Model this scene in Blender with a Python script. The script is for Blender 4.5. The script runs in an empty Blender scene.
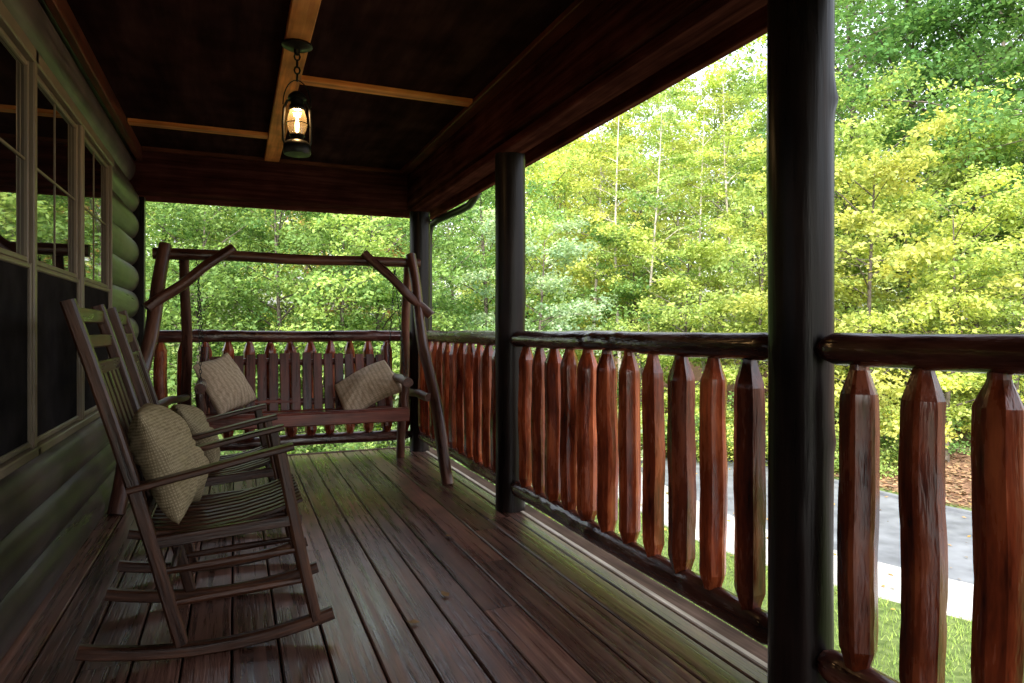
import bpy, math, random
import numpy as np
from mathutils import Vector, Matrix
random.seed(7); R=random.Random(11)
scene=bpy.context.scene
scene.view_settings.view_transform='Standard'
scene.view_settings.look='None'
scene.view_settings.exposure=0
COL=scene.collection

# ------------------------------------------------------------------ materials
def newmat(name):
    m=bpy.data.materials.new(name); m.use_nodes=True
    nt=m.node_tree; nt.nodes.clear()
    out=nt.nodes.new('ShaderNodeOutputMaterial')
    return m,nt,out
def N(nt,t,**k):
    n=nt.nodes.new(t)
    for a,b in k.items():
        if a in n.inputs: n.inputs[a].default_value=b
        else: setattr(n,a,b)
    return n
def ramp(nt,stops):
    n=nt.nodes.new('ShaderNodeValToRGB'); e=n.color_ramp.elements
    while len(e)<len(stops): e.new(.5)
    for i,(p,c) in enumerate(stops):
        e[i].position=p; e[i].color=(c[0],c[1],c[2],1)
    return n
def wood(name,dark,mid,light,rough=.4,bump=.4,scale=(28,28,1.6),tint=.5,spec=.5,worn=None):
    m,nt,out=newmat(name); L=nt.links.new
    at=N(nt,'ShaderNodeAttribute',attribute_name='gco')
    mp=nt.nodes.new('ShaderNodeMapping'); mp.inputs['Scale'].default_value=scale
    L(at.outputs['Vector'],mp.inputs[0])
    n1=N(nt,'ShaderNodeTexNoise'); n1.inputs['Scale'].default_value=1; n1.inputs['Detail'].default_value=4; n1.inputs['Roughness'].default_value=.66
    L(mp.outputs[0],n1.inputs['Vector'])
    n2=N(nt,'ShaderNodeTexNoise'); n2.inputs['Scale'].default_value=5; n2.inputs['Detail'].default_value=2
    L(at.outputs['Vector'],n2.inputs['Vector'])
    r1=ramp(nt,[(.32,dark),(.5,mid),(.68,light)]); L(n1.outputs['Fac'],r1.inputs[0])
    ra=N(nt,'ShaderNodeAttribute',attribute_name='rnd')
    mr=nt.nodes.new('ShaderNodeMapRange'); mr.inputs['To Min'].default_value=1-tint; mr.inputs['To Max'].default_value=1+tint
    L(ra.outputs['Fac'],mr.inputs[0])
    m2=nt.nodes.new('ShaderNodeMapRange'); m2.inputs['From Min'].default_value=.3; m2.inputs['From Max'].default_value=.7; m2.inputs['To Min'].default_value=.68; m2.inputs['To Max'].default_value=1.28
    L(n2.outputs['Fac'],m2.inputs[0])
    mu=N(nt,'ShaderNodeMath',operation='MULTIPLY'); L(mr.outputs[0],mu.inputs[0]); L(m2.outputs[0],mu.inputs[1])
    vm=N(nt,'ShaderNodeVectorMath',operation='SCALE'); L(r1.outputs[0],vm.inputs[0]); L(mu.outputs[0],vm.inputs['Scale'])
    colout=vm.outputs[0]
    if worn:
        n3=N(nt,'ShaderNodeTexNoise'); n3.inputs['Scale'].default_value=2.3; n3.inputs['Detail'].default_value=5; n3.inputs['Roughness'].default_value=.7
        mp3=nt.nodes.new('ShaderNodeMapping'); mp3.inputs['Scale'].default_value=(2.5,2.5,.6); L(at.outputs['Vector'],mp3.inputs[0]); L(mp3.outputs[0],n3.inputs['Vector'])
        r3=ramp(nt,[(.50,(0,0,0)),(.72,(.6,.6,.6))]); L(n3.outputs['Fac'],r3.inputs[0])
        mx=N(nt,'ShaderNodeMix',data_type='RGBA'); L(r3.outputs[0],mx.inputs[0]); L(colout,mx.inputs[6]); mx.inputs[7].default_value=(*worn,1)
        colout=mx.outputs[2]
    p=N(nt,'ShaderNodeBsdfPrincipled')
    L(colout,p.inputs['Base Color'])
    rr=nt.nodes.new('ShaderNodeMapRange'); rr.inputs['From Min'].default_value=.25; rr.inputs['From Max'].default_value=.75; rr.inputs['To Min'].default_value=max(.05,rough-.12); rr.inputs['To Max'].default_value=rough+.18
    L(n1.outputs['Fac'],rr.inputs[0]); L(rr.outputs[0],p.inputs['Roughness'])
    p.inputs['Specular IOR Level'].default_value=spec
    b=N(nt,'ShaderNodeBump'); b.inputs['Strength'].default_value=bump; b.inputs['Distance'].default_value=.004
    L(n1.outputs['Fac'],b.inputs['Height']); L(b.outputs[0],p.inputs['Normal'])
    L(p.outputs[0],out.inputs[0]); return m
def plain(name,c,rough=.5,metal=0,noise=.3,nscale=8,bump=0,emit=None,spec=.5):
    m,nt,out=newmat(name); L=nt.links.new
    tc=N(nt,'ShaderNodeTexCoord'); n=N(nt,'ShaderNodeTexNoise'); n.inputs['Scale'].default_value=nscale; n.inputs['Detail'].default_value=4
    L(tc.outputs['Object'],n.inputs['Vector'])
    r=ramp(nt,[(.3,[x*(1-noise) for x in c]),(.7,[min(1,x*(1+noise)) for x in c])]); L(n.outputs['Fac'],r.inputs[0])
    p=N(nt,'ShaderNodeBsdfPrincipled'); L(r.outputs[0],p.inputs['Base Color']); p.inputs['Roughness'].default_value=rough; p.inputs['Metallic'].default_value=metal
    p.inputs['Specular IOR Level'].default_value=spec
    if bump:
        b=N(nt,'ShaderNodeBump'); b.inputs['Strength'].default_value=bump; b.inputs['Distance'].default_value=.01; L(n.outputs['Fac'],b.inputs['Height']); L(b.outputs[0],p.inputs['Normal'])
    if emit:
        p.inputs['Emission Color'].default_value=(*emit[0],1); p.inputs['Emission Strength'].default_value=emit[1]
    L(p.outputs[0],out.inputs[0]); return m

M_floor=wood('deck_boards',(.042,.018,.012),(.150,.064,.044),(.29,.145,.105),rough=.27,bump=.9,scale=(40,40,1.2),tint=.36,worn=(.23,.135,.105),spec=.6)
M_rim=wood('weathered_rim',(.28,.22,.17),(.46,.38,.30),(.60,.53,.45),rough=.6,tint=.1)
M_edge=wood('weathered_edge',(.05,.030,.022),(.10,.062,.045),(.15,.10,.075),rough=.8,tint=.2,spec=.1)
M_bal=wood('baluster_stain',(.048,.008,.004),(.26,.045,.014),(.52,.125,.038),rough=.22,bump=1.0,scale=(20,20,3),tint=.45,spec=.65)
M_rail=wood('rail_stain',(.026,.008,.006),(.08,.025,.018),(.17,.065,.045),rough=.20,bump=1.5,scale=(22,22,3),tint=.2,spec=.75)
M_post=wood('post_stain',(.004,.003,.003),(.010,.0065,.006),(.022,.013,.011),rough=.30,bump=.8,scale=(18,18,1.2),tint=.1,spec=.22)
M_beam=wood('beam_stain',(.028,.0078,.0073),(.062,.0175,.016),(.11,.033,.029),rough=.7,bump=.3,tint=.2,spec=.0)
M_ceil=wood('ceiling_panel',(.017,.0070,.0068),(.028,.0115,.011),(.045,.019,.018),rough=.8,bump=.2,scale=(8,1.2,1.0),tint=.2,spec=.0)
M_batten=wood('batten_wood',(.42,.11,.025),(.72,.22,.06),(.86,.32,.10),rough=.5,bump=.3,tint=.15,spec=.2)
M_swing=wood('swing_logs',(.026,.009,.006),(.085,.030,.018),(.18,.07,.045),rough=.32,bump=1.1,scale=(22,22,3),tint=.2,spec=.55)
M_bench=wood('bench_planks',(.030,.007,.005),(.11,.024,.015),(.20,.052,.032),rough=.30,bump=.6,scale=(26,26,2),tint=.3,spec=.45)
M_seat=wood('seat_planks',(.045,.010,.006),(.15,.034,.021),(.26,.072,.045),rough=.28,bump=.6,scale=(26,26,2),tint=.3,spec=.55)
M_chair=wood('chair_wood',(.013,.0048,.0026),(.046,.0170,.0088),(.105,.043,.023),rough=.30,bump=.6,scale=(40,40,3),tint=.3,spec=.40)
M_siding=wood('log_siding',(.044,.031,.028),(.078,.056,.051),(.125,.095,.087),rough=.36,bump=.6,scale=(18,18,.8),tint=.25,spec=.3)
M_winf=plain('window_frame_paint',(.20,.155,.105),rough=.45,noise=.12)
M_roof=plain('roof_shingle',(.06,.055,.05),rough=.9,nscale=20,bump=.5)
M_dark=plain('underfloor_shade',(.012,.01,.009),rough=.9)  # near-black colour standing in for the shade below the deck
M_screen=plain('insect_screen',(.022,.019,.019),rough=.9,spec=.0)
M_iron=plain('black_iron',(.02,.02,.02),rough=.4,metal=.6)
M_brass=plain('aged_metal',(.05,.04,.03),rough=.35,metal=.8)
M_gutter=plain('dark_metal_pipe',(.03,.028,.026),rough=.35,metal=.3)
M_bulb=plain('glowing_bulb',(1,.8,.5),emit=((1,.58,.22),14),noise=0)
M_leafd=plain('dry_leaf',(.30,.16,.05),rough=.7)

def glassmat():
    m,nt,out=newmat('window_glass'); L=nt.links.new
    p=N(nt,'ShaderNodeBsdfPrincipled'); p.inputs['Base Color'].default_value=(.004,.004,.005,1); p.inputs['Roughness'].default_value=.02; p.inputs['IOR'].default_value=5.5
    tc=N(nt,'ShaderNodeTexCoord'); n=N(nt,'ShaderNodeTexNoise'); n.inputs['Scale'].default_value=1.5; L(tc.outputs['Object'],n.inputs['Vector'])
    b=N(nt,'ShaderNodeBump'); b.inputs['Strength'].default_value=.05; b.inputs['Distance'].default_value=.02; L(n.outputs['Fac'],b.inputs['Height']); L(b.outputs[0],p.inputs['Normal'])
    L(p.outputs[0],out.inputs[0]); return m
M_glass=glassmat()
def globemat():
    m,nt,out=newmat('lantern_glass'); L=nt.links.new
    t=N(nt,'ShaderNodeBsdfTransparent'); t.inputs[0].default_value=(1,.95,.85,1); g=N(nt,'ShaderNodeBsdfGlossy'); g.inputs['Roughness'].default_value=.1
    tr=N(nt,'ShaderNodeBsdfTranslucent'); tr.inputs[0].default_value=(1,.8,.5,1)
    mx=N(nt,'ShaderNodeMixShader'); mx.inputs[0].default_value=.12; L(t.outputs[0],mx.inputs[1]); L(g.outputs[0],mx.inputs[2])
    m2=N(nt,'ShaderNodeMixShader'); m2.inputs[0].default_value=.03; L(mx.outputs[0],m2.inputs[1]); L(tr.outputs[0],m2.inputs[2])
    L(m2.outputs[0],out.inputs[0]); return m
M_globe=globemat()
def fabric(name,a,b,stripe=None,sc=420):
    m,nt,out=newmat(name); L=nt.links.new
    at=N(nt,'ShaderNodeAttribute',attribute_name='gco')
    w1=N(nt,'ShaderNodeTexWave',bands_direction='X'); w1.inputs['Scale'].default_value=sc/6.28; w1.inputs['Distortion'].default_value=.6
    w2=N(nt,'ShaderNodeTexWave',bands_direction='Y'); w2.inputs['Scale'].default_value=sc/2/6.28; w2.inputs['Distortion'].default_value=.6
    L(at.outputs['Vector'],w1.inputs[0]); L(at.outputs['Vector'],w2.inputs[0])
    ml=N(nt,'ShaderNodeMath',operation='MULTIPLY'); L(w1.outputs['Fac'],ml.inputs[0]); L(w2.outputs['Fac'],ml.inputs[1])
    n=N(nt,'ShaderNodeTexNoise'); n.inputs['Scale'].default_value=70; n.inputs['Detail'].default_value=3; L(at.outputs['Vector'],n.inputs['Vector'])
    ad=N(nt,'ShaderNodeMath',operation='MULTIPLY_ADD'); L(ml.outputs[0],ad.inputs[0]); ad.inputs[1].default_value=.6; L(n.outputs['Fac'],ad.inputs[2])
    r=ramp(nt,[(.3,a),(1.0,b)]); L(ad.outputs[0],r.inputs[0])
    col=r.outputs[0]
    if stripe:
        w3=N(nt,'ShaderNodeTexWave',bands_direction='X'); w3.inputs['Scale'].default_value=11; w3.inputs['Distortion'].default_value=.5; L(at.outputs['Vector'],w3.inputs[0])
        rs=ramp(nt,[(.55,(0,0,0)),(.8,(1,1,1))]); L(w3.outputs['Fac'],rs.inputs[0])
        mx=N(nt,'ShaderNodeMix',data_type='RGBA'); mm=N(nt,'ShaderNodeMath',operation='MULTIPLY'); L(rs.outputs[0],mm.inputs[0]); mm.inputs[1].default_value=.4
        L(mm.outputs[0],mx.inputs[0]); L(col,mx.inputs[6]); mx.inputs[7].default_value=(*stripe,1); col=mx.outputs[2]
    p=N(nt,'ShaderNodeBsdfPrincipled'); L(col,p.inputs['Base Color']); p.inputs['Roughness'].default_value=.9; p.inputs['Specular IOR Level'].default_value=.1
    bp=N(nt,'ShaderNodeBump'); bp.inputs['Strength'].default_value=.7; bp.inputs['Distance'].default_value=.003; L(ad.outputs[0],bp.inputs['Height']); L(bp.outputs[0],p.inputs['Normal'])
    L(p.outputs[0],out.inputs[0]); return m
M_pilA=fabric('woven_sage',(.19,.145,.08),(.46,.37,.23))
M_pilB=fabric('striped_beige',(.44,.33,.22),(.76,.60,.43),stripe=(.30,.21,.13))

def leafmat(name,transl=.45):
    m,nt,out=newmat(name); L=nt.links.new
    oi=N(nt,'ShaderNodeObjectInfo'); at=N(nt,'ShaderNodeAttribute',attribute_name='var')
    r=ramp(nt,[(0,(.45,.6,.56)),(.5,(.93,.97,.9)),(.85,(1.24,1.21,1.12)),(1,(1.38,1.3,1.05))]); L(at.outputs['Fac'],r.inputs[0])
    mu=N(nt,'ShaderNodeVectorMath',operation='MULTIPLY'); L(oi.outputs['Color'],mu.inputs[0]); L(r.outputs[0],mu.inputs[1])
    p=N(nt,'ShaderNodeBsdfDiffuse'); L(mu.outputs[0],p.inputs['Color'])
    t=N(nt,'ShaderNodeBsdfTranslucent'); sc=N(nt,'ShaderNodeVectorMath',operation='MULTIPLY'); L(mu.outputs[0],sc.inputs[0]); sc.inputs[1].default_value=(1.28,1.22,.8); L(sc.outputs[0],t.inputs[0])
    mx=N(nt,'ShaderNodeMixShader'); mx.inputs[0].default_value=transl; L(p.outputs[0],mx.inputs[1]); L(t.outputs[0],mx.inputs[2]); L(mx.outputs[0],out.inputs[0]); return m
M_leaf=leafmat('foliage',.5); M_grassb=leafmat('grass_blades',.3); M_litter=leafmat('leaf_litter',.1)
M_bark=plain('bark',(.085,.07,.055),rough=.9,noise=.5,nscale=12,bump=.8)
M_barkp=plain('pale_bark',(.32,.29,.24),rough=.8,noise=.35,nscale=9,bump=.5)

# ------------------------------------------------------------------ builder
class MB:
    def __init__(s): s.v=[];s.f=[];s.g=[];s.r=[]
    def sweep(s,path,sec,cap=True,closed=False,ref=None):
        path=[Vector(p) for p in path]; n=len(path)
        D=(path[-1]-path[0]) if not closed else Vector((0,0,1))
        if D.length<1e-6: D=Vector((0,0,1))
        D.normalize()
        if ref is None: ref=Vector((1,0,0)) if abs(D.z)>.75 else Vector((0,0,1))
        ref=Vector(ref)
        off=Vector((R.uniform(0,50),R.uniform(0,50),R.uniform(0,50))); rn=R.random()
        b0=len(s.v); S=0; k=None
        for i,p in enumerate(path):
            if closed: t=path[(i+1)%n]-path[i-1]
            else: t=path[min(i+1,n-1)]-path[max(i-1,0)]
            t.normalize(); u=ref.cross(t)
            if u.length<1e-4: u=Vector((0,1,0)).cross(t)
            u.normalize(); w=t.cross(u)
            if i: S+=(p-path[i-1]).length
            pts=sec(i,S) if callable(sec) else sec
            k=len(pts)
            for a,b in pts:
                s.v.append(p+u*a+w*b); s.g.append((a+off.x,b+off.y,S+off.z)); s.r.append(rn)
        m=n if closed else n-1
        for i in range(m):
            i2=(i+1)%n
            for j in range(k):
                j2=(j+1)%k
                s.f.append((b0+i*k+j,b0+i*k+j2,b0+i2*k+j2,b0+i2*k+j))
        if cap and not closed:
            s.f.append(tuple(b0+j for j in reversed(range(k)))); s.f.append(tuple(b0+(n-1)*k+j for j in range(k)))
    def tube(s,path,r,seg=10,**kw):
        n=len(path); rr=r if isinstance(r,(list,tuple)) else [r]*n
        s.sweep(path,lambda i,S:[(rr[i]*math.cos(2*math.pi*j/seg),rr[i]*math.sin(2*math.pi*j/seg)) for j in range(seg)],**kw)
    def bar(s,path,w,t,ch=.003,**kw):
        a,b=w/2,t/2; c=min(ch,a*.5,b*.5)
        s.sweep(path,[(a-c,-b),(a,-b+c),(a,b-c),(a-c,b),(-a+c,b),(-a,b-c),(-a,-b+c),(-a+c,-b)],**kw)
    def box(s,x0,x1,y0,y1,z0,z1,axis='y',ch=.004):
        cx,cy,cz=(x0+x1)/2,(y0+y1)/2,(z0+z1)/2
        if axis=='y': s.bar([(cx,y0,cz),(cx,y1,cz)],x1-x0,z1-z0,ch)
        elif axis=='x': s.bar([(x0,cy,cz),(x1,cy,cz)],y1-y0,z1-z0,ch)
        else: s.bar([(cx,cy,z0),(cx,cy,z1)],y1-y0,x1-x0,ch)
    def log(s,p0,p1,prof,seg=20,rings=24,irr=.05,wob=.006,hewn=0,knots=3):
        p0,p1=Vector(p0),Vector(p1); L=(p1-p0).length
        ph=[R.uniform(0,6.28) for _ in range(8)]
        kn=[(R.uniform(.12,.88)*L,R.uniform(0,6.28),R.uniform(.05,.16)*(.5 if hewn else 1)) for _ in range(knots)]
        side=Vector((0,0,1)) if abs((p1-p0).normalized().z)<.7 else Vector((1,0,0)); s2=(p1-p0).normalized().cross(side)
        ts=[i/(rings-1) for i in range(rings)]
        if hewn: ts=sorted(set(ts+[h for h in (0.0,.015,.03,.045,.06,.08,.11,.14,.87,.89,.91,.93,.95,.965,.98)]))
        path=[p0.lerp(p1,t)+side*wob*math.sin(3.1*t*3+ph[0])*math.sin(math.pi*t)+s2*wob*math.sin(2.3*t*3+ph[1])*math.sin(math.pi*t) for t in ts]
        def pr(t):
            if not callable(prof):
                for (a,ra),(b,rb) in zip(prof,prof[1:]):
                    if a<=t<=b: return ra+(rb-ra)*(t-a)/(b-a) if b>a else ra
                return prof[-1][1]
            return prof(t)
        nf=6+R.randint(0,1)
        def sec(i,S):
            t=ts[i]; rad=pr(t); o=[]
            for j in range(seg):
                th=2*math.pi*j/seg
                if hewn: q=1+irr*(math.sin(2*th+ph[2])+.4*math.sin(3*th+ph[3]-t*1.5))+irr*.15*math.sin(t*11+ph[5])
                else: q=1+irr*(math.sin(2*th+ph[2]+t*1.2)+.6*math.sin(3*th+ph[3]-t*3)+.4*math.sin(5*th+ph[4]+t*6))+irr*.35*math.sin(t*17+ph[5])
                if hewn:
                    q-=.04*max(0,math.sin(t*23+ph[6]+2*th))**4
                for ks,ka,kh in kn:
                    dd=((S-ks)/.03)**2+((math.atan2(math.sin(th-ka),math.cos(th-ka)))*rad/.022)**2
                    q+=kh*math.exp(-dd)
                if hewn:
                    w=1 if (t<.12 or t>.88) else .85
                    a=((th+ph[6])%(2*math.pi/nf))-math.pi/nf
                    fct=math.cos(math.pi/nf)/math.cos(a)*1.06
                    q*=1+(fct-1)*w
                o.append((rad*q*math.cos(th),rad*q*math.sin(th)))
            return o
        s.sweep(path,sec)
    def lathe(s,c,prof,seg=20):
        s.sweep([(c[0],c[1],c[2]+z) for r,z in prof],lambda i,S:[(max(prof[i][0],.0005)*math.cos(2*math.pi*j/seg),max(prof[i][0],.0005)*math.sin(2*math.pi*j/seg)) for j in range(seg)])
    def finish(s,name,mat,parent=None,origin=None,sharp=35):
        if parent is not None and origin is None: origin=Vector(parent['_o'])
        o=Vector(origin) if origin is not None else Vector((0,0,0))
        me=bpy.data.meshes.new(name); me.from_pydata([tuple(Vector(v)-o) for v in s.v],[],s.f); 
        a=me.attributes.new('gco','FLOAT_VECTOR','POINT'); a.data.foreach_set('vector',np.array(s.g,dtype=np.float32).ravel())
        a=me.attributes.new('rnd','FLOAT','POINT'); a.data.foreach_set('value',np.array(s.r,dtype=np.float32))
        me.polygons.foreach_set('use_smooth',[True]*len(me.polygons))
        me.validate(); me.update(); me.set_sharp_from_angle(angle=math.radians(sharp))
        me.materials.append(mat)
        ob=bpy.data.objects.new(name,me); COL.objects.link(ob)
        if parent is not None:
            ob.parent=parent; po=Vector(parent['_o']); ob.location=o-po; ob['_o']=tuple(o)
        else: ob.location=o; ob['_o']=tuple(o)
        return ob
def empty(name,loc,label=None,cat=None,group=None,parent=None,kind=None):
    e=bpy.data.objects.new(name,None); COL.objects.link(e); e.empty_display_size=.2
    e['_o']=tuple(loc)
    if parent is not None: e.parent=parent; e.location=Vector(loc)-Vector(parent['_o'])
    else: e.location=loc
    if label: e['label']=label
    if cat: e['category']=cat
    if group: e['group']=group
    if kind: e['kind']=kind
    return e
def tag(o,label=None,cat=None,group=None,kind=None):
    if label:o['label']=label
    if cat:o['category']=cat
    if group:o['group']=group
    if kind:o['kind']=kind
    return o

# ------------------------------------------------------------------ porch floor
GZ=-1.8
PX=1.42
fl=MB(); w=.138; x=-.70; XE=1.442
while x<XE-.02:
    y=-4.0; first=True
    while y<5.6:
        ln=R.uniform(2.4,4.4) if not first else R.uniform(1.0,4.4); first=False
        y2=min(5.6,y+ln)
        if 5.6-y2<.6: y2=5.6
        zz=R.uniform(-.0015,.0)
        fl.box(x+.0032,min(x+w,XE)-.0032,y+.0012,y2-.0012,-.03+zz,zz,'y',.004)
        y=y2
    x+=w
floor=fl.finish('porch_floor',M_floor); tag(floor,'dark stained wooden plank deck floor of the porch','porch floor',kind='structure')

# ------------------------------------------------------------------ cabin
cab=empty('log_cabin',(-3.6,1,GZ),'log cabin with half-log siding, tall windows and covered porch','cabin')
b=MB()
H=.19
def siding(b,axis,c,a0,a1,z0,z1,sgn):
    z=z0
    while z<z1-.01:
        h=min(H,z1-z)
        sec=[]
        for i in range(13):
            t=i/12; sec.append((t*h,.047*math.sin(math.pi*t)**.65))
        sec=[(-0.0,-.04)]+sec+[(h,-.04)]
        n0=len(b.v); off=(R.uniform(0,40),R.uniform(0,40),R.uniform(0,40)); rn=R.random()
        for e in (a0,a1):
            for zz,d in sec:
                b.v.append(Vector((c+sgn*d,e,z+zz)) if axis=='y' else Vector((e,c+sgn*d,z+zz)))
                b.g.append((zz+off[0],d+off[1],e+off[2])); b.r.append(rn)
        k=len(sec)
        for j in range(k):
            j2=(j+1)%k; b.f.append((n0+j,n0+j2,n0+k+j2,n0+k+j))
        b.f.append(tuple(range(n0,n0+k))); b.f.append(tuple(range(n0+k,n0+2*k)))
        z+=h
siding(b,'y',-.693,-4,5.55,-.05+.0,2.28,1)
siding(b,'x',5.50,-7.4,-.74,GZ-.1,2.4,1)
siding(b,'x',-4.0,-7.4,-.74,GZ-.1,2.4,-1)
siding(b,'y',-7.45,-4,5.5,GZ-.1,2.4,-1)
b.finish('wall',M_siding,cab)
b=MB(); b.box(-.72,-.615,5.565,5.66,-.05,1.975,'z',.006); b.finish('corner_trim',M_post,cab)
b=MB(); b.box(-.72,1.42,-4.0,5.58,-.30,-.045,'y'); b.finish('gap_shade_box',M_dark,cab)  # solid black box added under the boards so their gaps look shaded
b=MB(); b.box(1.445,1.472,-4,5.62,-.035,.004,'y',.004); b.finish('deck_trim',M_rim,cab)
b=MB(); b.box(1.475,1.56,-4,5.62,-.035,-.006,'y',.004); b.box(-.70,1.442,5.603,5.66,-.035,.003,'x',.004); b.finish('deck_edge_board',M_edge,cab)
b=MB(); b.box(1.50,1.555,-4,5.6,-.3,-.037,'y',.004); b.finish('rim_board',M_beam,cab)
# ceiling
b=MB()
for (x0,x1) in ((-.72,.25),(.25,1.33)):
    ys=[-4,-1.6,.95,3.55,5.44] if x0>0 else [-4,-2.2,.2,2.4,4.66,5.44]
    for a,c in zip(ys,ys[1:]): b.box(x0,x1-.003,a,c-.003,2.28,2.30,'y',.001)
b.finish('ceiling',M_ceil,cab)
b=MB()
b.box(.20,.305,-4,5.34,2.255,2.284,'y'); 
for y in (-1.6,.95,3.55): b.box(.308,1.215,y-.04,y+.04,2.258,2.284,'x')
for y in (-2.2,.2,2.4,4.66): b.box(-.60,.197,y-.04,y+.04,2.258,2.284,'x')
b.finish('ceiling_batten',M_batten,cab)
M_trim=wood('ceiling_trim',(.05,.014,.009),(.10,.028,.016),(.16,.048,.027),rough=.45,bump=.3,tint=.1,spec=.1)
b=MB()
b.box(1.22,1.295,-4,5.355,2.252,2.284,'y')
b.box(-.64,-.605,-4,5.355,2.19,2.284,'y'); b.box(-.602,1.217,5.29,5.355,2.254,2.284,'x')
b.finish('ceiling_trim',M_trim,cab)
# beams
b=MB(); b.box(1.30,1.50,-4,5.66,2.015,2.28,'y',.012); b.box(1.345,1.475,-4,5.66,1.972,2.02,'y',.008); b.finish('beam',M_beam,cab)
b=MB(); b.box(-.72,1.297,5.36,5.54,1.98,2.285,'x',.012); b.finish('beam',M_beam,cab)
M_fas=wood('fascia_stain',(.085,.024,.02),(.17,.050,.043),(.25,.085,.07),rough=.6,bump=.3,tint=.2,spec=.0)
b=MB(); b.box(1.503,1.545,-4.2,5.9,2.035,2.34,'y'); b.box(1.548,1.62,-4.2,5.9,2.07,2.10,'y'); b.box(1.622,1.66,-4.2,5.9,2.0,2.36,'y'); b.box(-.7,1.62,5.86,5.9,2.0,2.36,'x'); b.finish('fascia',M_fas,cab)
# roof
b=MB()
for e in (-4.3,5.95):
    for (xx,zz) in [(1.70,2.37),(-3.6,4.4),(-8.0,2.5),(-8.0,2.32),(1.70,2.32)]:
        b.v.append(Vector((xx,e,zz))); b.g.append((xx,e,zz)); b.r.append(.5)
for j in range(5): b.f.append((j,(j+1)%5,5+(j+1)%5,5+j))
b.f.append((0,1,2,3,4)); b.f.append((5,6,7,8,9))
b.finish('roof',M_roof,cab)
# posts
postprof=lambda t:.083-.0015*math.sin(t*6)
for y,zt in ((-.75,1.978),(1.383,1.978),(3.46,1.978),(5.44,1.978)):
    b=MB(); b.log((PX,y,.002),(PX,y,zt),postprof,seg=36,rings=60,irr=.010,wob=.002,knots=5); b.finish('post',M_post,cab)
    b=MB(); b.log((PX-.1,y,GZ-.2),(PX-.1,y,-.3),lambda t:.09,seg=16,rings=8,irr=.02,knots=0); b.finish('pier',M_post,cab)
# windows
for (y0,y1) in ((.42,1.13),(1.18,1.90),(1.945,2.655),(2.695,3.395),(3.46,4.165)):
    win=empty('window',(-.65,(y0+y1)/2,.6),parent=cab)
    b=MB(); zb,zt=.62,1.90
    X0,X1=-.68,-.614
    b.box(X0,X1,y0-.024,y0-.002,zb-.01,zt+.01,'z'); b.box(X0,X1,y1+.002,y1+.024,zb-.01,zt+.01,'z')
    b.box(X0,X1+.004,y0-.034,y1+.034,zt-.012,zt+.035,'y'); b.box(X0,X1+.010,y0-.034,y1+.034,zb-.040,zb-.01,'y')
    b.finish('frame',M_winf,win)
    b=MB()
    def sash(z0,z1,xf):
        b.box(-.665,xf,y0,y0+.014,z0,z1,'z'); b.box(-.665,xf,y1-.014,y1,z0,z1,'z')
        b.box(-.665,xf-.002,y0+.002,y1-.002,z0,z0+.020,'y'); b.box(-.665,xf-.002,y0+.002,y1-.002,z1-.018,z1,'y')
    sash(1.222,zt-.014,-.628); sash(zb-.008,1.22,-.620)
    b.finish('sash',M_winf,win)
    b=MB(); b.box(-.66,-.640,y0+.012,y1-.012,1.235,zt-.03,'y',.001); b.box(-.66,-.640,y0+.012,y1-.012,zb+.005,1.2,'y',.001); b.finish('pane',M_glass,win)
    b=MB(); b.box(-.636,-.630,y0+.013,y1-.013,zb+.010,1.204,'y',.001); b.finish('insect_screen',M_screen,win)
    b=MB(); b.box(-.642,-.636,y0+.013,y1-.013,1.557,1.566,'y',.001)
    b.box(-.642,-.637,(y0+y1)/2-.004,(y0+y1)/2+.004,1.24,1.5555,'z',.001); b.box(-.642,-.637,(y0+y1)/2-.004,(y0+y1)/2+.004,1.5675,zt-.032,'z',.001)
    b.finish('muntin',M_winf,win)
# downspout
ds=MB()
ds.tube([(1.70,4.78,2.06),(1.70,4.84,2.02),(1.69,4.95,1.975),(1.66,5.10,1.955),(1.58,5.44,1.93),(1.55,5.55,1.90),(1.54,5.59,1.83),(1.54,5.60,1.7),(1.54,5.60,-1.75)],.030,seg=12,ref=(1,0,.01))
ds.tube([(1.73,-4.2,2.10),(1.73,5.98,2.09)],.035,seg=12)
tag(ds.finish('gutter_downspout',M_gutter,sharp=50),'dark metal gutter and downspout running down the corner post','downspout')

# ------------------------------------------------------------------ railings
balprof=[(0,.027),(.025,.030),(.075,.0435),(.5,.0455),(.885,.0435),(.94,.029),(.965,.022),(1,.020)]
def railing(p0,p1,pos,origin,label,tenon=True):
    e=empty('porch_railing',origin,label,'railing','railing sections around the porch')
    p0=Vector(p0);p1=Vector(p1)
    rp=lambda t:.043*(min(1,.55+min(t,1-t)*22))
    b=MB(); b.log((p0.x,p0.y,.952),(p1.x,p1.y,.952),rp,seg=22,rings=80,irr=.05,wob=.003,knots=16); b.finish('top_rail',M_rail,e)
    b=MB(); b.log((p0.x,p0.y,.138),(p1.x,p1.y,.138),rp,seg=22,rings=80,irr=.055,wob=.004,knots=16); b.finish('bottom_rail',M_rail,e)
    for (x,y) in pos:
        b=MB(); dx=R.uniform(-.003,.003); s=R.uniform(.95,1.06)
        pr=[(t+ (R.uniform(-.008,.008) if 0<t<1 else 0),r*s) for t,r in balprof]
        pr=sorted(pr)
        b.log((x+dx,y,.160),(x-dx,y+R.uniform(-.004,.004),.928),pr,seg=24,rings=22,irr=.028,wob=.003,hewn=1,knots=2); b.finish('baluster',M_bal,e,sharp=10)
railing((PX,-.66,0),(PX,1.31,0),[(PX,1.20-.165*k) for k in range(11)],(PX,.3,0),'dark stained log railing with hewn balusters at porch edge')
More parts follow.
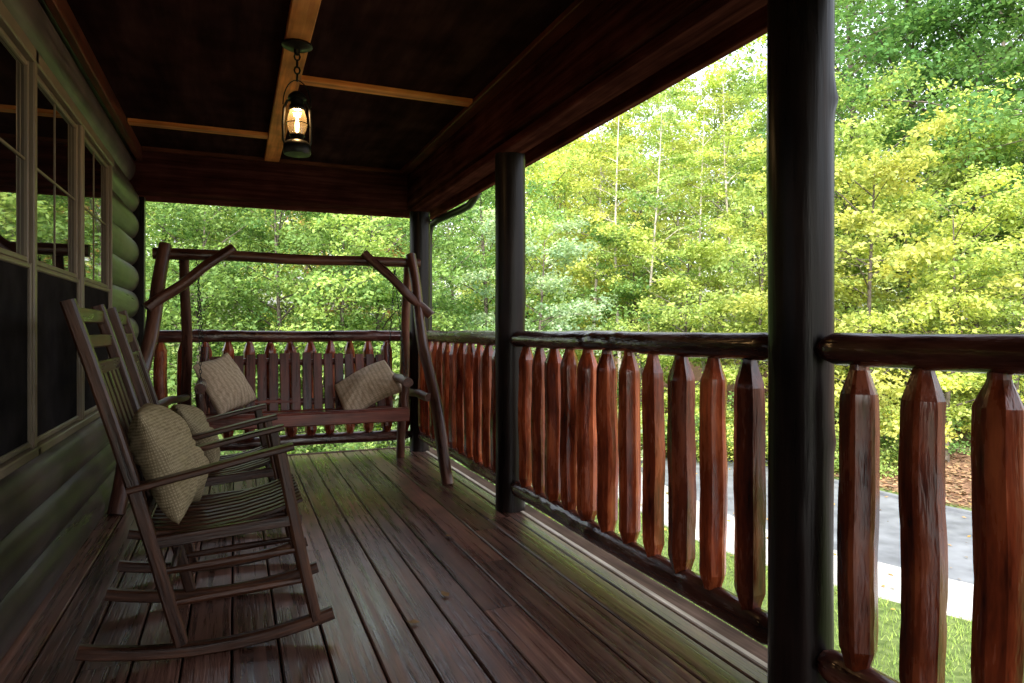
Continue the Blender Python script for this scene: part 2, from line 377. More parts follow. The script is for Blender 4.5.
railing((PX,1.455,0),(PX,3.39,0),[(PX,1.578+.1655*k) for k in range(11)],(PX,2.4,0),'red-brown log railing with hewn balusters between two posts')
railing((PX,3.53,0),(PX,5.37,0),[(PX,3.64+.166*k) for k in range(11)],(PX,4.4,0),'red-brown log railing with hewn balusters beside the swing')
railing((-.60,5.47,0),(1.35,5.47,0),[(-.50+.15*k,5.47) for k in range(13)],(.4,5.47,0),'log railing closing the porch end behind the swing')

# ------------------------------------------------------------------ swing
sw=empty('porch_swing',(.38,4.68,0),'log A-frame porch swing with hanging slatted bench','swing')
lp=lambda r:(lambda t:r*(1.05-.1*t))
b=MB(); b.log((-.47,4.68,1.475),(1.22,4.68,1.475),lp(.036),irr=.05,wob=.005,rings=44,knots=8); b.finish('beam',M_swing,sw)
for x0,xf,xb in ((-.40,-.595,-.30),(1.15,1.275,1.20)):
    b=MB(); b.log((xf,4.17,.0),(x0,4.66,1.53),lp(.039),irr=.06,wob=.014,rings=44,knots=9); b.finish('leg',M_swing,sw)
    b=MB(); b.log((xb,5.20,.0),(x0+(.1 if x0<0 else 0),4.72,1.50),lp(.031),irr=.06,wob=.008,rings=40,knots=8); b.finish('leg',M_swing,sw)
    b=MB(); b.log(((xf*.36+x0*.64),4.34,.55),((xb*.5+x0*.5)+(.05 if x0<0 else 0),5.03,.55),lp(.026),irr=.05,rings=14); b.finish('crossbar',M_swing,sw)
b=MB(); b.log((-.485,4.50,1.13),(-.01,4.66,1.53),lp(.030),irr=.07,wob=.008,rings=24,knots=5); b.finish('brace',M_swing,sw)
b=MB(); b.log((1.255,4.50,1.10),(.82,4.66,1.53),lp(.030),irr=.07,wob=.008,rings=24,knots=5); b.finish('brace',M_swing,sw)
bench=empty('bench',(.42,4.68,.42),parent=sw)
b=MB()
for i in range(8):
    y=4.38+i*.07; z=.475-.022*math.sin(i/7*math.pi)+(-.006*i)
    b.bar([(-.20,y,z),(1.06,y,z)],.058,.022,.005)
b.bar([(-.20,4.345,.440),(1.06,4.345,.440)],.03,.080,.008)
b.log((-.20,4.88,.39),(1.06,4.88,.39),lp(.026),irr=.04,rings=24)
for x in (-.12,.43,.98): b.log((x,4.37,.425),(x,4.92,.375),lp(.022),irr=.04,rings=10,knots=0)
b.finish('seat',M_seat,bench)
b=MB()
b.log((-.20,5.0,.775),(1.06,5.0,.775),lp(.022),irr=.05,rings=24)
b.log((-.20,4.935,.50),(1.06,4.935,.50),lp(.022),irr=.05,rings=24)
for i in range(16):
    x=-.125+i*.0745
    b.bar([(x,4.905,.42),(x,4.945,.65),(x+R.uniform(-.003,.003),4.975,.815+.02*math.sin(i/15*math.pi)+R.uniform(-.005,.005))],.018,.062,.008)
b.log((-.19,4.90,.36),(-.19,5.02,.88),lp(.026),irr=.05,rings=12)
b.log((1.05,4.90,.36),(1.05,5.02,.88),lp(.026),irr=.05,rings=12)
b.finish('backrest',M_bench,bench)
for x in (-.19,1.05):
    b=MB(); b.log((x,4.32,.655),(x,5.0,.675),lp(.030),irr=.05,rings=16); b.log((x,4.40,.42),(x,4.40,.665),lp(.026),irr=.05,rings=8); b.finish('armrest',M_swing,bench)
def chain(b,p0,p1,lk=.032,r=.0022,wd=.007):
    p0,p1=Vector(p0),Vector(p1); n=max(1,int((p1-p0).length/(lk*.78))); d=(p1-p0).normalized()
    a=Vector((1,0,0)) if abs(d.x)<.8 else Vector((0,1,0)); s1=d.cross(a).normalized(); s2=d.cross(s1)
    for i in range(n):
        c=p0.lerp(p1,(i+.5)/n); s=s1 if i%2 else s2; nn=s2 if i%2 else s1
        pts=[c+d*(lk/2*math.sin(q))+s*(wd*math.cos(q)) for q in [2*math.pi*k/8 for k in range(8)]]
        b.tube(pts,r,seg=5,closed=True,ref=nn)
for x,xb in ((-.19,-.22),(1.05,1.04)):
    for y in (4.42,4.95):
        b=MB(); chain(b,(x,y,.69),(xb,4.68,1.44)); b.finish('chain',M_iron,sw)

# ------------------------------------------------------------------ pillows
def pillow(loc,rot,w,h,t,mat,label,seed,slump=0):
    rr=random.Random(seed); n=28; v=[];g=[];f=[]
    ph=[rr.uniform(0,6) for _ in range(6)]
    for side in (1,-1):
        b0=len(v)
        for i in range(n+1):
            for j in range(n+1):
                u=-1+2*i/n; q=-1+2*j/n
                th=t/2*((1-abs(u)**2.4)**.6)*((1-abs(q)**2.4)**.6) if abs(u)<1 and abs(q)<1 else 0
                th*=1+.14*math.sin(3*u+ph[0]+2*q)+.11*math.sin(5*q+ph[1]-3*u)-.18*q
                edge=max(abs(u),abs(q))
                th+=.006*math.sin(14*math.atan2(q,u)+ph[2])*edge*(1-edge)*4
                cr=1-.05*(abs(u)*abs(q))**3
                x=w/2*u*(1-.05*(1-q*q))*cr*(1-.05*q); y=h/2*q*(1-.07*(1-u*u))*cr+.010*math.sin(3*u+ph[3])
                bend=slump*(x*x)*3-slump*(y+h/2)**2*1.4
                v.append(Vector((x,y-slump*x*x*2.0,side*max(th,0.0)+bend))); g.append((x,y,side*.3))
        for i in range(n):
            for j in range(n):
                a=b0+i*(n+1)+j; q=(a,a+n+1,a+n+2,a+1); f.append(q if side>0 else q[::-1])
    b=MB(); b.v=v;b.g=g;b.r=[.5]*len(v);b.f=f
    o=b.finish('throw_pillow',mat,sharp=180)
    import bmesh
    bm=bmesh.new(); bm.from_mesh(o.data); bmesh.ops.remove_doubles(bm,verts=bm.verts,dist=.0005); bmesh.ops.recalc_face_normals(bm,faces=bm.faces); bm.to_mesh(o.data); bm.free()
    a,tl,yw=[math.radians(q) for q in rot]
    M=Matrix.Rotation(yw,3,'Z')@Matrix.Rotation(tl,3,'X')@Matrix.Rotation(a,3,'Z')
    o.location=loc; o.rotation_euler=M.to_euler()
    tag(o,label,'pillow','throw pillows on the porch seats'); return o
pillow((-.20,2.47,.585),(-3,74,84),.38,.38,.16,M_pilA,'sage green woven pillow on the rocking chair',1,.1)
pillow((-.165,3.27,.545),(-6,66,94),.36,.31,.15,M_pilA,'sage green woven pillow on the second rocking chair',2,.2)
pillow((-.06,4.73,.655),(18,72,38),.32,.38,.15,M_pilB,'beige striped pillow leaning on the swing bench arm',3,.15)
pillow((.85,4.73,.61),(30,62,-22),.43,.33,.16,M_pilB,'beige striped pillow slouched on the swing bench',4,.35)

# ------------------------------------------------------------------ rocking chairs
def chair():
    O=Vector((-.05,2.5,0)); Yn,Yf=2.27,2.73
    e=empty('rocking_chair',O,'dark wooden slatted rocking chair facing the railing','chair','rocking chairs on the porch')
    rz=lambda x:.022+.36*(x+.06)**2
    for y in (Yn,Yf):
        b=MB(); b.bar([(x,y,rz(x)) for x in [-.42+.04*i for i in range(19)]],.030,.040,.006); b.finish('rocker',M_chair,e)
    def bp(z):
        t=(z-.04)/1.06; return -.15-.30*t+.010*math.sin(t*math.pi)
    for y in (Yn,Yf):
        b=MB(); b.bar([(bp(z),y+.0,z) for z in (.045,.2,.35,.5,.7,.9,1.02,1.085)],.038,.038,.007); b.finish('leg',M_chair,e)
        b=MB(); b.bar([(.245,y,.055),(.222,y,.16),(.20,y,.27),(.165,y,.45),(.135,y,.61)],.036,.036,.008); b.finish('leg',M_chair,e)
        b=MB(); b.bar([(-.295,y,.525),(-.10,y,.566),(.05,y,.600),(.175,y,.625)],.054,.020,.006); b.finish('armrest',M_chair,e)
    b=MB()
    for i in range(9):
        y=Yn+.040+i*(Yf-Yn-.080)/8
        b.bar([(x,y,.358+.11*(x+.25)+.6*(x+.04)**2) for x in (-.25,-.18,-.08,.02,.12,.19,.205)],.030,.014,.003)
    b.bar([(-.235,Yn,.355),(-.235,Yf,.355)],.03,.032); b.bar([(.185,Yn,.385),(.185,Yf,.385)],.03,.032)
    b.bar([(-.24,Yn,.36),(.19,Yn,.39)],.024,.036); b.bar([(-.24,Yf,.36),(.19,Yf,.39)],.024,.036)
    b.finish('seat',M_chair,e)
    b=MB()
    for z,h in ((1.045,.045),(.965,.04),(.885,.04),(.44,.035)):
        x=bp(z); b.bar([(x,Yn+.012,z),(x,Yf-.012,z)],.018,h,.004)
    for i in range(5):
        y=Yn+.075+i*(Yf-Yn-.15)/4
        b.sweep([(bp(z)-.004,y,z) for z in (.43,.6,.78,.89)],[(-.020,-.006),(.020,-.006),(.020,.006),(-.020,.006)],ref=(1,0,0))
    b.finish('backrest',M_chair,e)
    b=MB()
    for z in (.17,.27):
        for y in (Yn,Yf): b.tube([(bp(z),y,z),(.0,y,z+.01),(.235-(z-.1)*.2,y,z+.02)],[.010,.014,.010],seg=8)
    b.tube([(bp(.2),Yn,.2),(bp(.2),Yf,.2)],.012,seg=8); b.tube([(.222,Yn,.17),(.222,Yf,.17)],.012,seg=8); b.tube([(.205,Yn,.26),(.205,Yf,.26)],.012,seg=8)
    b.finish('stretcher',M_chair,e)
    return e
ch=chair()
c2=ch.copy(); COL.objects.link(c2); c2.location=ch.location+Vector((-.02,.79,0)); c2.rotation_euler=(0,0,math.radians(3))
c2['label']='dark wooden rocking chair with green pillow nearer the swing'
for k in list(ch.children):
    kk=k.copy(); COL.objects.link(kk); kk.parent=c2

# ------------------------------------------------------------------ lantern
LX,LY=.252,3.08
ln=empty('hanging_lantern',(LX,LY,1.77),'lit vintage hurricane lantern hanging from the porch ceiling','lantern')
c=(LX,LY,0)
b=MB(); b.lathe(c,[(.01,2.258),(.062,2.256),(.066,2.245),(.05,2.236),(.015,2.23),(.012,2.21),(.004,2.205)]); b.finish('ceiling_hook',M_brass,ln)
b=MB(); chain(b,(LX,LY,2.215),(LX,LY,2.095),lk=.034,r=.004,wd=.012); b.finish('chain',M_iron,ln)
b=MB(); b.lathe(c,[(.005,1.768),(.055,1.77),(.060,1.78),(.058,1.81),(.046,1.826),(.03,1.832),(.028,1.85),(.034,1.853),(.032,1.858),(.01,1.858)],24); b.finish('base',M_iron,ln)
b=MB(); b.lathe(c,[(.028,1.858),(.038,1.88),(.042,1.905),(.039,1.935),(.030,1.963)],24); b.finish('globe',M_globe,ln)
b=MB(); b.lathe(c,[(.033,1.963),(.037,1.972),(.032,1.985),(.028,1.99),(.028,2.01),(.040,2.015),(.036,2.028),(.018,2.045),(.004,2.05)],24); b.finish('cap',M_iron,ln)
b=MB()
for s in (-1,1):
    b.tube([(LX+s*.046,LY,1.80),(LX+s*.057,LY,1.83),(LX+s*.059,LY,1.9),(LX+s*.055,LY,1.97),(LX+s*.041,LY,2.003),(LX+s*.022,LY,2.005)],.006,seg=8,ref=(0,1,0))
b.tube([(LX+.059*math.cos(a),LY,1.985+.112*math.sin(a)) for a in [math.pi*i/14 for i in range(15)]],.0025,seg=6,ref=(0,1,0))
b.tube([(LX+.045*math.cos(a),LY+.045*math.sin(a),1.905) for a in [2*math.pi*i/20 for i in range(20)]],.0022,seg=5,closed=True,ref=(0,0,1))
b.finish('frame',M_iron,ln)
b=MB(); b.lathe(c,[(.004,1.868),(.008,1.875),(.010,1.90),(.007,1.918),(.002,1.935)],14); b.finish('bulb',M_bulb,ln)
ld=bpy.data.lights.new('lantern_light','POINT'); ld.energy=6; ld.color=(1,.62,.28); ld.shadow_soft_size=.02
lo=bpy.data.objects.new('lantern_light',ld); COL.objects.link(lo); lo.parent=ln; lo.location=(0,0,.185)

for (x,y,a) in ((.73,2.42,.3),(.56,2.23,1.4),(.95,3.1,2.2)):
    b=MB(); b.v=[Vector(q) for q in ((0,-.022,.004),(.016,-.004,.008),(.01,.012,.006),(0,.026,.012),(-.012,.012,.008),(-.015,-.004,.006),(0,0,.003))]
    b.f=[(6,0,1),(6,1,2),(6,2,3),(6,3,4),(6,4,5),(6,5,0)]; b.g=[(0,0,0)]*7; b.r=[.5]*7
    o=b.finish('fallen_leaf',M_leafd); o.location=(x,y,.003); o.rotation_euler=(0,0,a); tag(o,'small dry brown leaf lying on the deck boards','leaf','fallen leaves on the deck')

# ------------------------------------------------------------------ ground and road
yk=np.array([-60,-10,1,4.2,5.4,7.3,10,16,25,40,80.]); nk=np.array([26,11,8.0,6.9,6.3,5.9,6.2,7.6,11,19,45.]); fk=np.array([31,15.5,12.0,10.9,10.5,10.1,10.1,11.2,14.6,23,49.])
ysm=np.linspace(-60,80,561)
def sm(a): 
    v=np.interp(ysm,yk,a); k=np.hanning(13); k/=k.sum(); return np.convolve(np.pad(v,6,mode='edge'),k,'valid')
ns=sm(nk); fs=sm(fk)
near=lambda y:np.interp(y,ysm,ns); far=lambda y:np.interp(y,ysm,fs)
def gz(x,y):
    x=np.asarray(x,float);y=np.asarray(y,float)
    d=np.clip((x-far(y)-.6)/11,0,1); r=2.0*d*d*(3-2*d)
    d2=np.clip((y-18)/30,0,1)*np.clip((far(y)-x+2)/10,0,1); 
    return GZ+r+.6*d2
gx=np.unique(np.concatenate([[-600,-200,-80],np.arange(-40,70,.8),[80,120,250,600]])); gy=np.unique(np.concatenate([[-600,-200,-80],np.arange(-30,75,.8),[90,140,260,600]]))
XX,YY=np.meshgrid(gx,gy); ZZ=gz(XX,YY); 
V=np.stack([XX,YY,ZZ],-1).reshape(-1,3); nx,ny=len(gx),len(gy)
F=[(j*nx+i,j*nx+i+1,(j+1)*nx+i+1,(j+1)*nx+i) for j in range(ny-1) for i in range(nx-1)]
me=bpy.data.meshes.new('ground'); me.from_pydata(V.tolist(),[],F)
lit=np.clip((XX-far(YY)-.2)/.8,0,1).reshape(-1); a=me.attributes.new('lit','FLOAT','POINT'); a.data.foreach_set('value',lit.astype(np.float32))
def groundmat():
    m,nt,out=newmat('ground_cover'); L=nt.links.new
    tc=N(nt,'ShaderNodeTexCoord'); n=N(nt,'ShaderNodeTexNoise'); n.inputs['Scale'].default_value=14; n.inputs['Detail'].default_value=5
    L(tc.outputs['Object'],n.inputs['Vector'])
    n2=N(nt,'ShaderNodeTexNoise'); n2.inputs['Scale'].default_value=.7; n2.inputs['Detail'].default_value=3; L(tc.outputs['Object'],n2.inputs['Vector'])
    g=ramp(nt,[(.3,(.05,.075,.025)),(.7,(.13,.17,.06))]); l=ramp(nt,[(.3,(.06,.036,.025)),(.5,(.15,.09,.06)),(.7,(.27,.17,.11))])
    L(n.outputs['Fac'],g.inputs[0]); L(n.outputs['Fac'],l.inputs[0])
    at=N(nt,'ShaderNodeAttribute',attribute_name='lit'); ad=N(nt,'ShaderNodeMath',operation='MULTIPLY_ADD'); L(n2.outputs['Fac'],ad.inputs[0]); ad.inputs[1].default_value=.5; L(at.outputs['Fac'],ad.inputs[2])
    rr=ramp(nt,[(.5,(0,0,0)),(.75,(1,1,1))]); L(ad.outputs[0],rr.inputs[0])
    mx=N(nt,'ShaderNodeMix',data_type='RGBA'); L(rr.outputs[0],mx.inputs[0]); L(g.outputs[0],mx.inputs[6]); L(l.outputs[0],mx.inputs[7])
    p=N(nt,'ShaderNodeBsdfDiffuse'); L(mx.outputs[2],p.inputs['Color'])
    L(p.outputs[0],out.inputs[0]); return m
me.materials.append(groundmat()); ob=bpy.data.objects.new('ground',me); COL.objects.link(ob); tag(ob,'grassy yard rising to a leaf-covered forest floor','ground',kind='structure')
def strip(name,xa,xb,za,zb,mat,label,thick=None):
    ys=np.linspace(-55,60,461); v=[];f=[]
    for y in ys:
        if thick is None: v+= [(xa(y),y,za),(xb(y),y,zb)]
        else: v+=[(xa(y),y,za-thick),(xa(y),y,za),(xb(y),y,zb),(xb(y),y,zb-thick)]
    k=2 if thick is None else 4
    for i in range(len(ys)-1):
        for j in range(k-1): f.append((i*k+j,i*k+j+1,(i+1)*k+j+1,(i+1)*k+j))
    m=bpy.data.meshes.new(name); m.from_pydata([tuple(map(float,q)) for q in v],[],f); m.materials.append(mat); o=bpy.data.objects.new(name,m); COL.objects.link(o); tag(o,label,name,kind='structure'); return o
M_asph=plain('asphalt',(.125,.135,.15),rough=.85,noise=.3,nscale=3,bump=.2,spec=.2); M_conc=plain('concrete',(.34,.335,.32),rough=.85,noise=.15,nscale=4)
strip('road',lambda y:near(y)+.9,far,GZ+.006,GZ+.006,M_asph,'grey asphalt road curving past the cabin')
strip('pavement',lambda y:near(y)-.3,lambda y:near(y)+.898,GZ+.02,GZ+.012,M_conc,'pale concrete strip along the road edge',thick=.1)
strip('kerb',lambda y:far(y)+.002,lambda y:far(y)+.12,GZ+.05,GZ+.05,M_asph,'low worn kerb along the wooded road side',thick=.15)

# ------------------------------------------------------------------ leaves
def leafmesh(name,P,size,mat,seed,var,upb=.6,aspect=.33,droop=.15):
    r=np.random.default_rng(seed); n=len(P)
    nn=r.normal(size=(n,3)); nn[:,2]=np.abs(nn[:,2])+upb; nn/=np.linalg.norm(nn,axis=1)[:,None]
    t=r.normal(size=(n,3)); t-= (t*nn).sum(1)[:,None]*nn; t/=np.linalg.norm(t,axis=1)[:,None]
    b=np.cross(nn,t); L=(size*r.uniform(.6,1.3,n))[:,None]
    v0=P; v1=P+t*L*.45+b*L*aspect+nn*L*.06; v2=P+t*L-nn*L*droop; v3=P+t*L*.45-b*L*aspect+nn*L*.06
    V=np.stack([v0,v1,v2,v3],1).reshape(-1,3).astype(np.float32)
    m=bpy.data.meshes.new(name); m.vertices.add(4*n); m.vertices.foreach_set('co',V.ravel()); m.loops.add(4*n); m.loops.foreach_set('vertex_index',np.arange(4*n,dtype=np.int32))
    m.polygons.add(n); m.polygons.foreach_set('loop_start',np.arange(0,4*n,4,dtype=np.int32)); m.polygons.foreach_set('loop_total',np.full(n,4,dtype=np.int32))
    m.update(); a=m.attributes.new('var','FLOAT','POINT'); a.data.foreach_set('value',np.repeat(var,4).astype(np.float32)); m.materials.append(mat); return m
def tree(seed,h,r,base,nleaf,size,limbs=22,flat=.55,trunk=True,tr=None,bark=M_bark,mult=1):
    rg=random.Random(seed); b=MB(); C=[];CR=[]
    tr=tr or h*.012
    ph=rg.uniform(0,6); tp=lambda z:Vector((.025*h*math.sin(z/h*3+ph)*min(1,z/h*2),.025*h*math.sin(z/h*2.3+ph*2)*min(1,z/h*2),z))
    if trunk:
        zs=[h*.95*i/12 for i in range(13)]; b.tube([tp(z)-Vector((0,0,.3 if z==0 else 0)) for z in zs],[tr*(1.35 if i==0 else 1)*(1-.85*i/12) for i in range(13)],seg=9)
    for i in range(limbs):
        t=(i+rg.random())/limbs; z=base+(h*.95-base)*t if trunk else rg.uniform(0,.1)
        an=i*2.4+rg.uniform(-.9,.9); sh=math.sqrt(max(.05,1-((t-.3)/.78)**2)); ln=r*sh*rg.uniform(.45,1.25)
        rise=rg.uniform(.0,.9)+.5*t
        if not trunk: ln=r*rg.uniform(.4,1); rise=rg.uniform(.5,2.2)*h/max(r,.1)*.45
        p0=tp(z) if trunk else Vector((rg.uniform(-.2,.2),rg.uniform(-.2,.2),0)); dr=Vector((math.cos(an),math.sin(an),0))
        pts=[p0+dr*ln*q+Vector((0,0,ln*rise*(q-.35*q*q)))+Vector((rg.uniform(-1,1),rg.uniform(-1,1),rg.uniform(-1,1)))*.05*ln*q for q in (0,.25,.5,.75,1)]
        br=tr*.38*(1-.6*t) if trunk else .018
        b.tube(pts,[br,br*.8,br*.6,br*.4,br*.15],seg=4)
        for q in (1,.8,.6,.42,.25)[:5 if ln>1 else 3]:
            k=min(3,int(q*4)); pp=pts[k].lerp(pts[k+1],q*4-k) if q<1 else pts[4]
            for s in (-1,1):
                sl=ln*rg.uniform(.15,.42)*(1.2-q*.5); sd=Vector((-dr.y,dr.x,0))*s*sl+dr*sl*.4+Vector((0,0,rg.uniform(-.35,.5)*sl))
                e=pp+sd; b.tube([pp,e],[br*.35,br*.08],seg=3)
                C.append(e); CR.append(rg.uniform(.4,1.1)*max(.25,r*.15)); 
            if q in (1,.6): C.append(pp); CR.append(rg.uniform(.45,1)*max(.25,r*.15))
    r_=np.random.default_rng(seed); C=np.array([tuple(c) for c in C]); CR=np.array(CR); nc=len(C)
    wgt=CR**2/np.sum(CR**2); idx=r_.choice(nc,nleaf,p=wgt)
    d=r_.normal(size=(nleaf,3)); d/=np.linalg.norm(d,axis=1)[:,None]; rad=r_.random(nleaf)**.6*1.25
    P=C[idx]+d*rad[:,None]*CR[idx][:,None]*np.array([1.2,1.2,flat]); P[:,2]=np.maximum(P[:,2],.05)
    cv=r_.uniform(.1,.8,nc); var=np.clip(cv[idx]+r_.normal(0,.11,nleaf),0,1)
    cm=leafmesh('crown',P,size,M_leaf,seed,var)
    tm=b.finish('tmp',bark); tmesh=tm.data; bpy.data.objects.remove(tm)
    tmesh.name='trunk'
    return tmesh,cm
VAR={
 'tall':tree(1,15,4.0,2.5,20000,.16,limbs=26,flat=.7),
 'tall2':tree(2,16,4.6,3.5,21000,.165,limbs=26,flat=.6),
 'slim':tree(3,13,1.6,5.0,5500,.11,limbs=18,bark=M_barkp,tr=.075),
 'mid':tree(4,9,3.0,1.2,16000,.125,limbs=24,flat=.75),
 'mid2':tree(5,10,3.4,1.0,17000,.13,limbs=26,flat=.6),
 'young':tree(6,5.5,1.9,.6,11000,.095,limbs=20,flat=.6),
 'shrub':tree(7,2.6,1.7,.1,9000,.07,limbs=26,trunk=False),
 'shrub2':tree(8,1.7,1.5,.1,6500,.065,limbs=22,trunk=False,flat=.5),
}
YG=(.48,.54,.16); YEL=(.60,.57,.18); GR=(.21,.335,.115); DG=(.13,.235,.08); PG=(.42,.50,.33); OR=(.42,.27,.12); LG=(.37,.475,.16)
CN={YG:'yellow-green',YEL:'yellow autumn',GR:'green',DG:'deep green',PG:'pale silvery green',OR:'russet autumn',LG:'light green'}
def PXY(px,d):
    X=(px-235)*d/725; return X,(d-.383*X)/.924
TR=[
 ('tall2',1075,15,.80,DG),('tall',985,17.5,.86,DG),('tall2',905,19,.88,DG),('tall',850,24,.95,GR),('tall',1000,26,1.0,GR),('tall2',1120,22,.85,GR),
 ('young',875,13.6,1.05,YEL),('young',945,13.2,.95,YG),('young',1015,13.0,.9,LG),('young',905,15.5,1.2,LG),('mid',975,15.5,.75,YG),('mid',1060,14.5,.7,GR),
 ('mid2',850,17,.80,LG),('young',800,15,1.1,YG),
 ('mid2',785,19,.96,LG),('slim',706,17.5,.76,YG),('slim',676,19,.84,YG),('slim',650,17,.70,LG),('slim',592,20,.80,YG),('slim',735,18,.84,YG),('slim',622,18,.78,YG),
 ('mid',640,24,1.02,YG),('mid2',715,27,1.1,LG),('mid2',600,26,1.06,LG),('young',690,16.5,.95,YG),('young',640,18,1.1,GR),('young',755,15.5,1.0,LG),('mid',560,22,.98,YG),
 ('tall',640,36,.88,LG),('tall2',560,34,.85,YG),('tall',810,34,.95,GR),('tall2',500,38,.75,LG),('tall',760,32,.85,LG),
 ('mid',520,20,.85,LG),('mid2',480,17,.68,GR),('young',540,15,.9,PG),
 ('mid',455,21,.82,GR),
 ('mid2',415,15,.58,GR),('mid',375,12.5,.6,GR),('mid2',325,14,.6,LG),('mid',285,11.5,.58,GR),('mid2',245,13.5,.6,LG),('mid',205,11,.58,GR),('mid2',165,12,.6,GR),('mid',120,12,.6,GR),
 ('mid',356,16.5,.60,OR),('young',335,11.6,.85,LG),
 ('tall',390,22,.58,GR),('tall2',310,21,.55,YG),('tall',230,22,.58,LG),('tall2',150,20,.55,LG),
 ('tall2',1210,17,.72,GR),('mid',1180,14,.8,YG),
]
SH=[('shrub',500,11.5,1.35,PG),('shrub',462,12.5,1.3,PG),('shrub',540,13,1.3,PG),('shrub',580,14.2,1.1,LG),('shrub',620,15.6,1.1,YG),('shrub',665,15.2,1.0,GR),('shrub',715,14.8,1.0,YG),('shrub',760,14.6,.95,LG),
 ('shrub2',805,14.0,1.0,YG),('shrub2',850,13.6,.9,LG),('shrub2',900,14.2,.9,GR),('shrub',945,15.5,1,YG),('shrub2',1000,14.6,.9,LG),('shrub2',1060,13.6,1,GR),('shrub',1015,16.5,1.1,GR),('shrub',870,17,1.1,YG),
 ('shrub',420,10.5,1,GR),('shrub',380,9.8,.9,LG),('shrub2',335,9.4,1.0,GR),('shrub',290,9.6,.9,LG),('shrub2',245,9.2,1,GR),('shrub',200,9.4,.9,GR),('shrub',160,9.0,.95,GR),('shrub',120,9.5,1,GR)]
for kind,lst in (('deciduous_tree',TR),('shrub',SH)):
    for i,(v,px,d,s,c) in enumerate(lst):
        X,Y=PXY(px,d); z=float(gz(X,Y))-.05; tm,cm=VAR[v]
        e=bpy.data.objects.new(kind,None); COL.objects.link(e); e.location=(X,Y,z); e.rotation_euler=(0,0,R.uniform(0,6.28)); s*=R.uniform(.95,1.06); e.scale=(s,s,s*R.uniform(.95,1.08))
        sh={'tall':'tall','tall2':'tall spreading','slim':'slender pale-trunked','mid':'mid-sized','mid2':'mid-sized spreading','young':'young','shrub':'bushy','shrub2':'low'}[v]
        where='at the edge of the wood' if X>8 else 'in the yard beyond the porch end'
        tag(e,f'{sh} {CN[c]} {"tree" if kind!="shrub" else "shrub"} {where}','tree' if kind!='shrub' else 'shrub','trees around the cabin' if kind!='shrub' else 'shrubs below the trees')
        t=bpy.data.objects.new('trunk' if kind!='shrub' else 'branches',tm); k=bpy.data.objects.new('crown' if kind!='shrub' else 'foliage',cm)
        j=R.uniform(.82,1.15); k.color=(c[0]*j*R.uniform(.92,1.08),c[1]*j,c[2]*j,1)
        for o in (t,k): COL.objects.link(o); o.parent=e
# far wood
r_=np.random.default_rng(5); nc=1300
px=r_.uniform(-300,1500,nc); dd=r_.uniform(50,68,nc); Xc=(px-235)*dd/725; Yc=(dd-.383*Xc)/.924; zc=GZ+1+14*r_.random(nc)**.8
idx=r_.integers(0,nc,55000); P=np.stack([Xc,Yc,zc],1)[idx]+r_.normal(size=(55000,3))*np.array([1.3,1.3,.9]); P[:,2]=np.maximum(P[:,2],GZ+.5)
cm=leafmesh('distant_forest',P,.5,M_leaf,9,np.clip(r_.uniform(.1,.8,nc)[idx]+r_.normal(0,.1,55000),0,1)); o=bpy.data.objects.new('distant_forest',cm); COL.objects.link(o); o.color=(.42,.50,.22,1); tag(o,'far-off green woodland closing the view','forest',kind='stuff')
# grass blades
n=60000; gxp=r_.uniform(1.8,7.2,n); gyp=r_.uniform(1.5,15,n); keep=gxp<near(gyp)-.33; gxp,gyp=gxp[keep],gyp[keep]; n=len(gxp)
def blades(n,gxp,gyp):
    h=r_.uniform(.03,.075,n); a=r_.uniform(0,6.28,n); wd=.004
    z=gz(gxp,gyp); bx=np.cos(a)*wd; by=np.sin(a)*wd; lx=r_.normal(0,.02,n); ly=r_.normal(0,.02,n)
    V=np.stack([np.stack([gxp-bx,gyp-by,z],1),np.stack([gxp+bx,gyp+by,z],1),np.stack([gxp+lx,gyp+ly,z+h],1)],1).reshape(-1,3).astype(np.float32)
    m=bpy.data.meshes.new('grass'); m.vertices.add(3*n); m.vertices.foreach_set('co',V.ravel()); m.loops.add(3*n); m.loops.foreach_set('vertex_index',np.arange(3*n,dtype=np.int32)); m.polygons.add(n); m.polygons.foreach_set('loop_start',np.arange(0,3*n,3,dtype=np.int32)); m.polygons.foreach_set('loop_total',np.full(n,3,dtype=np.int32)); m.update()
    at=m.attributes.new('var','FLOAT','POINT'); at.data.foreach_set('value',np.repeat(r_.uniform(.1,.9,n),3).astype(np.float32)); m.materials.append(M_grassb); return m
o=bpy.data.objects.new('grass',blades(n,gxp,gyp)); COL.objects.link(o); o.color=(.26,.35,.10,1); tag(o,'short green lawn grass beside the road','grass',kind='stuff')
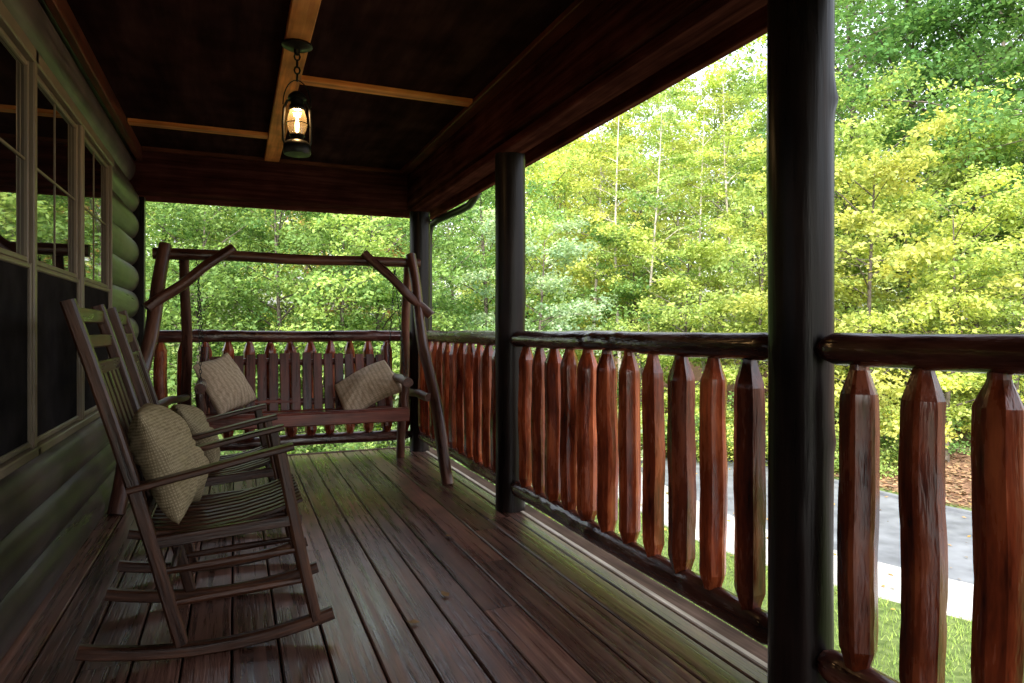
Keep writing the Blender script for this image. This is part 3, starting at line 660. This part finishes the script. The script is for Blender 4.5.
# litter
n=26000; ly=r_.uniform(-2,20,n); lx=far(ly)+.2+r_.gamma(1.6,2.2,n); P=np.stack([lx,ly,gz(lx,ly)+.015],1)
cm=leafmesh('fallen_leaves',P,.10,M_litter,12,r_.uniform(0,1,n),upb=2.5,aspect=.35,droop=.0); o=bpy.data.objects.new('fallen_leaves',cm); COL.objects.link(o); o.color=(.25,.155,.10,1); tag(o,'brown fallen leaves covering the bank under the trees','leaves',kind='stuff')
n=900; ly=r_.uniform(-2,20,n); lx=near(ly)-2+r_.uniform(0,7,n); P=np.stack([lx,ly,gz(lx,ly)+.03],1)
cm=leafmesh('scattered_leaves',P,.07,M_litter,13,r_.uniform(0,1,n),upb=2.5,droop=.0); o=bpy.data.objects.new('scattered_leaves',cm); COL.objects.link(o); o.color=(.30,.18,.06,1); tag(o,'scattered dry leaves on road and lawn','leaves',kind='stuff')

# ------------------------------------------------------------------ light
el=math.radians(43); sx,sy=-.62,-.785
w=bpy.data.worlds.new('World'); scene.world=w; w.use_nodes=True; nt=w.node_tree; bg=nt.nodes['Background']; sk=nt.nodes.new('ShaderNodeTexSky'); sk.sky_type='NISHITA'; sk.sun_disc=False
sk.sun_elevation=el; sk.sun_rotation=math.atan2(sx,sy); sk.dust_density=5.0; sk.air_density=1.0; sk.ozone_density=.6
hs=nt.nodes.new('ShaderNodeHueSaturation'); hs.inputs['Saturation'].default_value=.35; hs.inputs['Value'].default_value=1.6
nt.links.new(sk.outputs[0],hs.inputs['Color']); nt.links.new(hs.outputs[0],bg.inputs[0]); bg.inputs[1].default_value=.48
sd=bpy.data.lights.new('sun','SUN'); sd.energy=4.8; sd.angle=math.radians(.5); sd.color=(1,.95,.87); so=bpy.data.objects.new('sun',sd); COL.objects.link(so)
v=Vector((sx*math.cos(el),sy*math.cos(el),math.sin(el))); so.rotation_euler=v.to_track_quat('Z','Y').to_euler()

for o in bpy.data.objects:
    if '_o' in o.keys(): del o['_o']
# ------------------------------------------------------------------ camera
cd=bpy.data.cameras.new('camera'); cam=bpy.data.objects.new('camera',cd); COL.objects.link(cam); scene.camera=cam
cd.sensor_width=36; cd.lens=23.55; cd.shift_y=-11.5/1024; cd.clip_start=.05; cd.clip_end=2000
cam.location=(0,0,1.0); cam.rotation_euler=(math.radians(90),0,-math.atan(277/670))
